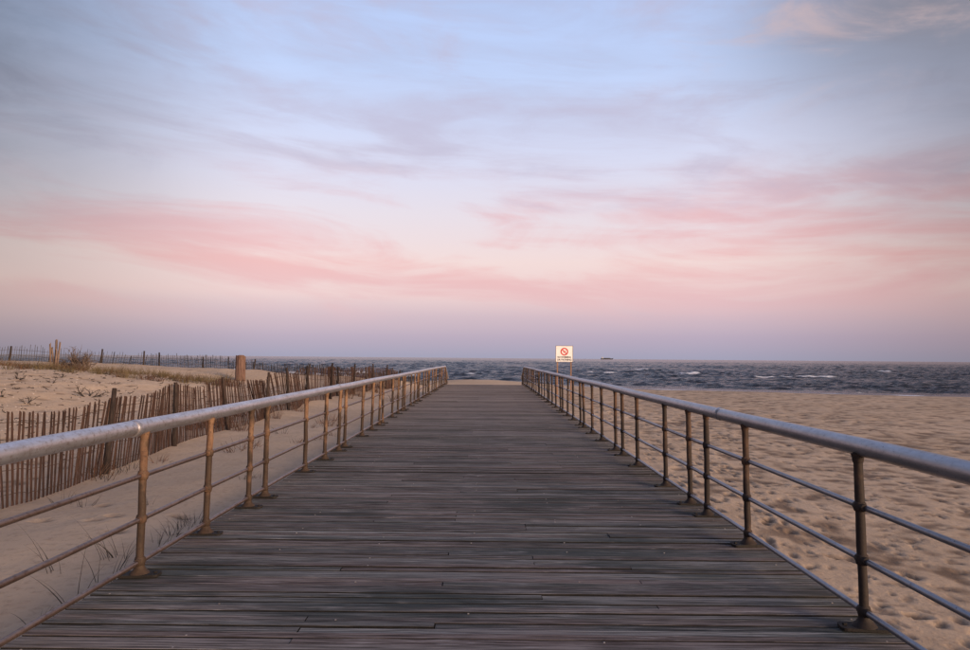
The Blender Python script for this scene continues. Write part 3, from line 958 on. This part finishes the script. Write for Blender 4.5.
# ------------------------------------------------------------------ half-buried grey lath fence on the dune crest
ffence_pts = [(-60, 30.3), (-5, 31.0), (90, 32.0), (180, 34.0), (240, 37.0), (300, 42.0), (350, 47.0), (400, 52.0), (430, 55)]
FX = [(at_depth(px, yy), yy) for px, yy in ffence_pts]
seg = [0.0]
for a, b in zip(FX[:-1], FX[1:]):
    seg.append(seg[-1] + math.hypot(b[0] - a[0], b[1] - a[1]))
base_pt = Vector((FX[3][0], FX[3][1], GH(*FX[3])))
crest = empty('crest_fence', base_pt)
tag(crest, 'half-buried grey lath fence along the far dune crest, sea behind it', 'fence')
top_target = {0: 0.85, 1: 0.80}
s = 0.0
mbA = MB()
wl = [[], []]
kk = 0
cm = [lath_mesh(h, 50 + i, M['picket_grey'], 0.066, 0.012).mesh('picket', M['picket_grey']) for i, h in enumerate((0.62, 0.56, 0.68, 0.50))]
cn = 0
while s < seg[-1]:
    x = float(np.interp(s, seg, [p[0] for p in FX]))
    yv = float(np.interp(s, seg, [p[1] for p in FX]))
    g = GH(x, yv)
    tl = 0.10 * math.sin(s * 0.35) + 0.08 * math.sin(s * 1.1) + random.gauss(0, 0.03)
    ln = random.gauss(0.05, 0.03)
    rot = Euler((ln, tl, 0.6 + random.gauss(0, 0.1)))
    zloc = g + 0.10 * math.sin(s * 0.7)
    if 3.0 < s and cn < 300 and random.random() < 0.96:
        o = link('picket', cm[random.randrange(4)], crest)
        o.location = Vector((x, yv, zloc)) - base_pt
        o.rotation_euler = rot
        cn += 1
    else:
        mbp = lath_mesh(0.55, kk, M['picket_grey'], 0.066, 0.012)
        mt = Matrix.Translation(Vector((x, yv, zloc)) - base_pt) @ rot.to_matrix().to_4x4()
        mbA.add([mt @ Vector(v) for v in mbp.v], mbp.f)
    for q, hz in enumerate((0.16, 0.40)):
        wl[q].append(Vector((x + tl * hz, yv, zloc + hz)) - base_pt)
    kk += 1
    s += 0.105 * random.uniform(0.85, 1.15)
tag(mbA.build('picket_run', M['picket_grey'], crest), kind='stuff')
for q in range(2):
    mb = MB()
    mb.tube(wl[q], 0.006, 4)
    mb.build('wire', M['wire'], crest)
for px in (8, 48, 100, 143, 160, 203, 253, 308, 352, 386):
    yv = float(np.interp(px, [p[0] for p in ffence_pts], [p[1] for p in ffence_pts]))
    x = at_depth(px, yv)
    o = link('stake', stake_me[px % 3], crest)
    o.location = Vector((x, yv, GH(x, yv) - 0.62)) - base_pt
    o.rotation_euler = (random.gauss(0, 0.03), random.gauss(0.03, 0.06), 0)

# ------------------------------------------------------------------ pilings and old posts on the dune
def rough_post(name, rad, hgt, seed, mat, n=12, split=0.06):
    rr = random.Random(seed)
    mb = MB()
    levels = np.linspace(-0.5, hgt, 9)
    offs = [rr.uniform(0.88, 1.1) for _ in range(n)]
    vs = []
    for i, z in enumerate(levels):
        for k in range(n):
            a = 2 * math.pi * k / n
            q = rad * offs[k] * (1.05 - 0.10 * i / 8) * rr.uniform(0.97, 1.03)
            zt = float(z) + (rr.uniform(-split, split) if i == 8 else 0)
            vs.append((q * math.cos(a), q * math.sin(a), zt))
    fs = [(i * n + k, i * n + (k + 1) % n, (i + 1) * n + (k + 1) % n, (i + 1) * n + k) for i in range(8) for k in range(n)]
    mb.add(vs, fs)
    top = vs[-n:]
    mb.add(top + [(0, 0, hgt - 0.03)], [(k, (k + 1) % n, n) for k in range(n)])
    return mb.build(name, mat)
px_y = 29.0
x = at_depth(240.5, px_y)
o = rough_post('piling', 0.20, 1.02, 2, M['piling'])
o.location = (x, px_y, GH(x, px_y))
o.rotation_euler = (0, 0.0, 0)
tag(o, 'stout pinkish brown timber piling standing in the dune behind the lath fence', 'piling')
bx, by = at_depth(54.0, 26.5), 26.5
op = empty('old_post', (bx, by, GH(bx, by)))
tag(op, 'cluster of split bleached timbers upright on the dune crest beside a bare shrub', 'post')
for i, (ox, rad, hh, tilt) in enumerate(((-0.11, 0.032, 0.98, -0.06), (0.00, 0.042, 1.08, 0.01), (0.12, 0.034, 1.02, 0.09), (-0.03, 0.03, 0.80, -0.16), (0.07, 0.03, 0.7, 0.03))):
    q = rough_post('timber', rad, hh, 20 + i, M['driftwood'], 8, 0.07)
    q.parent = op
    q.location = (ox, (i % 2) * 0.1, 0)
    q.rotation_euler = (0, tilt, 0)

# ------------------------------------------------------------------ plants
def tuft_mesh(name, n, hgt, spread, wid, seed, mat, droop=0.5, heads=False):
    rr = random.Random(seed)
    mb = MB()
    for _ in range(n):
        a = rr.uniform(0, 6.28)
        rad = spread * rr.random() ** 0.7 * 0.45
        p0 = (rad * math.cos(a), rad * math.sin(a), -0.05)
        b = rr.uniform(0, 6.28)
        outd = Vector((math.cos(a + rr.uniform(-.6, .6)), math.sin(a + rr.uniform(-.6, .6)), 0))
        d = Vector((0, 0, 1)) + outd * rr.uniform(0.05, 0.55)
        bend = outd * rr.uniform(0.1, droop * 1.6) - Vector((0, 0, 1)) * rr.uniform(0, droop)
        mb.blade(p0, d, hgt * rr.uniform(0.55, 1.1), wid * rr.uniform(0.7, 1.2), bend, 5)
    return mb.mesh(name, mat)
def branch_mesh(name, seed, hgt, n_main, mat, spread=0.6, thick=0.012, depth=3):
    rr = random.Random(seed)
    mb = MB()
    def grow(p, d, ln, th, lev):
        pts, rad = [p.copy()], [th]
        for i in range(3):
            d = (d + Vector((rr.gauss(0, .2), rr.gauss(0, .2), rr.gauss(0.02, .12)))).normalized()
            p = p + d * ln / 3
            pts.append(p.copy())
            rad.append(th * (1 - 0.2 * (i + 1)))
            if lev > 0:
                for _ in range(rr.choice((1, 1, 2))):
                    nd = (d + Vector((rr.gauss(0, .6), rr.gauss(0, .6), rr.gauss(0.15, .4)))).normalized()
                    grow(p.copy(), nd, ln * rr.uniform(0.4, 0.65), th * 0.55, lev - 1)
        mb.tube(pts, rad, 4, caps=False)
    for _ in range(n_main):
        a = rr.uniform(0, 6.28)
        grow(Vector((0.02 * math.cos(a), 0.02 * math.sin(a), -0.05)), Vector((spread * math.cos(a), spread * math.sin(a), 1)).normalized(), hgt * rr.uniform(0.6, 1.0), thick, depth)
    return mb.mesh(name, mat)
def put_px(name, me, px, py, label, cat, group=None, scale=1.0, start=4.0):
    x, yv, z = on_sand(px, py, start)
    o = link(name, me)
    o.location = (x, yv, z)
    o.rotation_euler = (0, 0, random.uniform(0, 6.28))
    o.scale = (scale, scale, scale)
    tag(o, label, cat, group)
    return o
# bare stems close to the boardwalk edge
sparse = [tuft_mesh('grass_tuft', n, h, sp, 0.0042, 60 + i, M['grass_dark'], 0.55) for i, (n, h, sp) in enumerate(((7, 0.42, 0.30), (10, 0.30, 0.28), (5, 0.72, 0.35), (14, 0.24, 0.32)))]
g1 = 'dead grass stems along the boardwalk edge'
l1 = 'sparse dark dead grass stems in the sand beside the railing'
for i, (px, py, v, sc) in enumerate(((78, 608, 2, 1.0), (100, 586, 0, 1.0), (60, 572, 2, 0.8), (36, 628, 1, 0.8), (126, 556, 0, 0.9), (182, 528, 3, 1.1), (192, 523, 3, 1.0), (172, 536, 1, 0.9), (158, 545, 1, 0.9),
                                     (112, 560, 2, 0.7), (242, 480, 1, 0.8), (258, 478, 3, 0.7), (150, 505, 1, 0.6))):
    put_px('grass_tuft', sparse[v], px, py, ('dark dead grass, a few medium stems in the sand beside the railing', 'short bristly dark dead grass in the sand beside the railing', 'dark dead grass with a few long bent stems beside the railing', 'dense low dark dead grass clump in the sand beside the railing')[v], 'grass', g1, sc, 2.0)
# tufts in the sand between railing and lath fence
g2 = 'brown grass sprigs between railing and lath fence'
l2 = 'small brown grass sprig in bare sand between railing and lath fence'
sprig = [tuft_mesh('grass_sprig', 16, 0.26, 0.35, 0.0055, 80, M['grass_red'], 0.5), tuft_mesh('grass_sprig', 9, 0.34, 0.30, 0.005, 81, M['grass_dark'], 0.5), tuft_mesh('grass_sprig', 24, 0.42, 0.5, 0.006, 82, M['grass_red'], 0.45)]
for (px, py, v, sc) in ((236, 452, 0, 1.2), (246, 449, 0, 1.2), (254, 447, 0, 1.0), (282, 434, 1, 0.9), (296, 443, 0, 0.7), (318, 440, 0, 0.8), (325, 424, 2, 0.8), (329, 426, 2, 1.0), (334, 421, 2, 0.9), (334, 436, 0, 0.8),
                         (158, 463, 0, 0.9), (120, 474, 1, 1.0), (131, 470, 1, 0.9), (97, 478, 2, 1.1), (104, 480, 1, 1.2), (310, 428, 0, 0.8), (392, 402, 2, 1.1), (397, 400, 2, 1.2), (401, 398, 2, 1.1), (62, 505, 1, 0.7), (85, 507, 1, 0.7)):
    put_px('grass_sprig', sprig[v], px, py, ('low russet grass sprig in bare sand between railing and lath fence', 'thin dark grass sprig in bare sand between railing and lath fence', 'bushy tall russet grass sprig between railing and lath fence')[v], 'grass', g2, sc)
# grass along the dune crest
g3 = 'tan grass clumps along the dune crest'
l3 = 'tan and brown grass clump on the dune crest before the grey fence'
clump = [tuft_mesh('dune_grass', 60, 0.50, 0.9, 0.010, 90, M['grass_tan'], 0.5), tuft_mesh('dune_grass', 46, 0.42, 0.7, 0.010, 91, M['grass_red'], 0.5), tuft_mesh('dune_grass', 34, 0.62, 0.6, 0.009, 92, M['grass_tan'], 0.35)]
cpx = list(np.arange(-8, 236, 5.6))
for i, px in enumerate(cpx):
    for rep in range(2):
        yv = random.uniform(23.2, 25.5) if rep else random.uniform(24.5, 28.0)
        x = at_depth(px + random.uniform(-4, 4), yv)
        gk = random.choices((0, 1, 2), (4, 3, 2))[0]
        o = link('dune_grass', clump[gk])
        o.location = (x, yv, GH(x, yv))
        o.rotation_euler = (0, 0, random.uniform(0, 6.28))
        sc = random.uniform(0.50, 0.90)
        o.scale = (sc, sc, sc)
        tag(o, ('spreading tan grass clump on the dune crest before the grey fence', 'low russet grass clump on the dune crest before the grey fence', 'upright tan grass clump on the dune crest before the grey fence')[gk], 'grass', g3)
# brush tangled round the lath fence further on
g4 = 'russet brush along the lath fence'
l4 = 'russet dry brush tangled along the leaning lath fence'
brush = [tuft_mesh('dry_brush', 44, 0.60, 0.7, 0.008, 95, M['grass_red'], 0.35), tuft_mesh('dry_brush', 30, 0.85, 0.6, 0.009, 96, M['grass_red'], 0.3)]
for k in range(34):
    yv = random.uniform(14.5, 42)
    sd = random.choice((-1, -1, 1))
    x = fence_x(yv) + sd * random.uniform(0.15, 0.7) - 0.15 * (sd < 0)
    o = link('dry_brush', brush[k % 2])
    o.location = (x, yv, GH(x, yv))
    o.rotation_euler = (0, 0, random.uniform(0, 6.28))
    sc = random.uniform(0.5, 1.0)
    o.scale = (sc, sc, sc)
    tag(o, ('low', 'tall')[k % 2] + ' russet dry brush on the ' + ('boardwalk side' if sd > 0 else 'dune side') + ' of the leaning lath fence', 'shrub', g4)
# bare shrub by the old timbers
for i, (px, yv, h, lab) in enumerate(((74, 27.0, 0.95, 'tall bare grey-brown shrub right beside the bleached timbers'), (85, 26.6, 0.86, 'bare shrub furthest out from the bleached timbers on the dune crest'), (65, 27.4, 0.55, 'low bare shrub between the bleached timbers and a taller shrub'))):
    x = at_depth(px, yv)
    o = link('bare_shrub', branch_mesh('bare_shrub', 30 + i, h * 0.66, 16, M['brush'], 0.40, 0.022, 2))
    o.location = (x, yv, GH(x, yv))
    tag(o, lab, 'shrub')
# dead branches lying on the dune face
tw = [branch_mesh('dead_branch', 40 + i, 0.34, 3, M['twig'], 2.6, 0.022, 2) for i in range(3)]
g5 = 'dead branches lying on the open dune face'
for i, (px, py, sc, lab) in enumerate(((88, 397, 1.0, 'forked dark dead branch lying alone on the dune face'), (17, 379, 0.75, None), (18, 389, 0.5, None), (27, 404, 0.6, None), (3, 397, 0.6, None), (10, 411, 0.6, None), (60, 378, 0.5, None), (110, 393, 0.5, None), (122, 392, 0.4, None), (52, 383, 0.4, None), (150, 397, 0.45, None), (70, 411, 0.5, None))):
    o = put_px('dead_branch', tw[i % 3], px, py, lab or 'small dark dead twig lying on the open dune face', 'branch', None if lab else g5, sc, 12.0)
    o.rotation_euler = (random.uniform(-.3, .3), random.uniform(-.2, .2), random.uniform(0, 6.28))
# shell and pebble litter on the dune
mb = MB()
for k in range(2600):
    yv = random.uniform(11, 27)
    x = -7.0 - random.random() * yv * 0.55
    s = random.uniform(0.010, 0.028)
    z = GH(x, yv)
    a = random.uniform(0, 3.14)
    c, sn = math.cos(a) * s, math.sin(a) * s
    mb.add([(x + c, yv + sn, z), (x - sn, yv + c, z + s * .3), (x - c, yv - sn, z), (x + sn, yv - c, z + s * .2), (x, yv, z + s * 0.8)], [(0, 1, 4), (1, 2, 4), (2, 3, 4), (3, 0, 4)])
o = mb.build('shell_litter', M['shell'])
tag(o, 'pale shell bits and pebbles strewn over the dune face', kind='stuff')

mb = MB()
for k in range(900):
    yv = random.uniform(11, 27)
    x = -7.0 - random.random() * yv * 0.55
    a = random.uniform(0, 6.28)
    ln = random.uniform(0.03, 0.14)
    z = GH(x, yv) + 0.006
    mb.tube([(x, yv, z), (x + math.cos(a) * ln, yv + math.sin(a) * ln, GH(x + math.cos(a) * ln, yv + math.sin(a) * ln) + random.uniform(0.005, 0.03))], [0.010, 0.006], 4)
o = mb.build('twig_litter', M['twig'])
tag(o, 'dark twig and weed scraps strewn over the dune face', kind='stuff')

# ------------------------------------------------------------------ beach sign
SY = 46.0
sx = at_depth(564.3, SY)
sg = GH(sx, SY)
sign = empty('beach_sign', (sx, SY, sg))
tag(sign, 'square cream warning sign with red prohibition circle on two wooden posts', 'sign')
K = SY / F_PX
top_z = EYE.z + 12.6 * K - sg
wS, hS = 16.6 * K, 15.6 * K
mb = MB()
mb.box((0, 0, top_z - hS / 2), (wS, 0.03, hS))
board = mb.build('sign_board', M['sign_white'], sign)
mb = MB()
for a in (-1, 1):
    mb.box((a * (wS / 2 + 0.012), 0, top_z - hS / 2), (0.024, 0.045, hS + 0.048))
    mb.box((0, 0, top_z - hS / 2 + a * (hS / 2 + 0.012)), (wS, 0.045, 0.024))
mb.build('sign_frame', M['sign_post'], sign)
for a in (-1, 1):
    mb = MB()
    mb.box((a * (wS / 2 - 0.10), 0.062, top_z / 2 - 0.15), (0.085, 0.09, top_z + 0.1))
    mb.build('post', M['sign_post'], sign)
# prohibition ring with slash
rc, ro, ri = top_z - hS * 0.36, hS * 0.250, hS * 0.170
mb = MB()
n = 32
vs, fs = [], []
for k in range(n):
    a = 2 * math.pi * k / n
    for rad in (ro, ri):
        vs.append((rad * math.cos(a), -0.019, rc + rad * math.sin(a)))
for k in range(n):
    k2 = (k + 1) % n
    fs.append((2 * k, 2 * k2, 2 * k2 + 1, 2 * k + 1))
mb.add(vs, fs)
mb.box((0, -0.0195, rc), (ri * 2.02, 0.003, hS * 0.06), Matrix.Rotation(R(45), 3, 'Y'))
mb.build('prohibition_ring', M['sign_red'], board)
# swimmer pictogram: head, reaching arm and waves
mb = MB()
mb.tube([(0.06, -0.0170, rc + 0.045), (0.06, -0.0185, rc + 0.045)], 0.035, 10)
mb.box((-0.03, -0.0175, rc + 0.01), (0.16, 0.003, 0.045), Matrix.Rotation(R(20), 3, 'Y'))
mb.box((0.0, -0.0175, rc - 0.07), (0.22, 0.003, 0.025))
mb.build('swimmer_symbol', M['sign_red'], board)
def text_part(txt, z, wid, hgt):
    cu = bpy.data.curves.new('txt', 'FONT')
    cu.body = txt
    cu.align_x = 'CENTER'
    cu.offset = 0.035
    to = bpy.data.objects.new('txt', cu)
    COL.objects.link(to)
    dg = bpy.context.evaluated_depsgraph_get()
    me = bpy.data.meshes.new_from_object(to.evaluated_get(dg))
    bpy.data.objects.remove(to)
    co = np.array([v.co[:] for v in me.vertices])
    mn, mx = co.min(0), co.max(0)
    sc = (wid / (mx[0] - mn[0]), hgt / (mx[1] - mn[1]))
    for v in me.vertices:
        c = v.co.copy()
        v.co = ((c.x - (mn[0] + mx[0]) / 2) * sc[0], -0.0185, z + (c.y - mn[1]) * sc[1])
    me.materials.clear()
    link('lettering', me, board, M['sign_black'])
text_part('NO SWIMMING', top_z - hS * 0.77, wS * 0.82, hS * 0.115)
text_part('OR BATHING', top_z - hS * 0.94, wS * 0.88, hS * 0.125)

# ------------------------------------------------------------------ ship on the horizon
D = 5200.0
shx = at_depth(607.0, D)
ship = empty('cargo_ship', (shx, D, SEA_Z))
tag(ship, 'tiny dark cargo ship on the horizon', 'ship')
L = 46 / 700 * D * 0.27
mb = MB()
hb = [(-L / 2, 8.5), (-L / 2 + 3, 0 - 2), (L / 2 - 6, -2), (L / 2, 10.5), (L / 2 - 8, 8.0), (-L / 2 + 10, 8.0)]
vs = [(a, -8, b) for a, b in hb] + [(a, 8, b) for a, b in hb]
mb.add(vs, [tuple(range(6)), tuple(range(11, 5, -1))] + [(i, i + 6, (i + 1) % 6 + 6, (i + 1) % 6) for i in range(6)])
mb.build('hull', M['ship'], ship)
mb = MB()
mb.box((-L / 2 + 13, 0, 12.5), (11, 12, 9))
mb.box((-L / 2 + 11, 0, 18.5), (4, 4, 3.5))
mb.build('deckhouse', M['ship_white'], ship)
for q in range(4):
    mb = MB()
    mb.box((-L / 2 + 29 + q * 12, 0, 9.6), (10, 12, 3.4))
    mb.build('hatch_cover', M['ship'], ship)
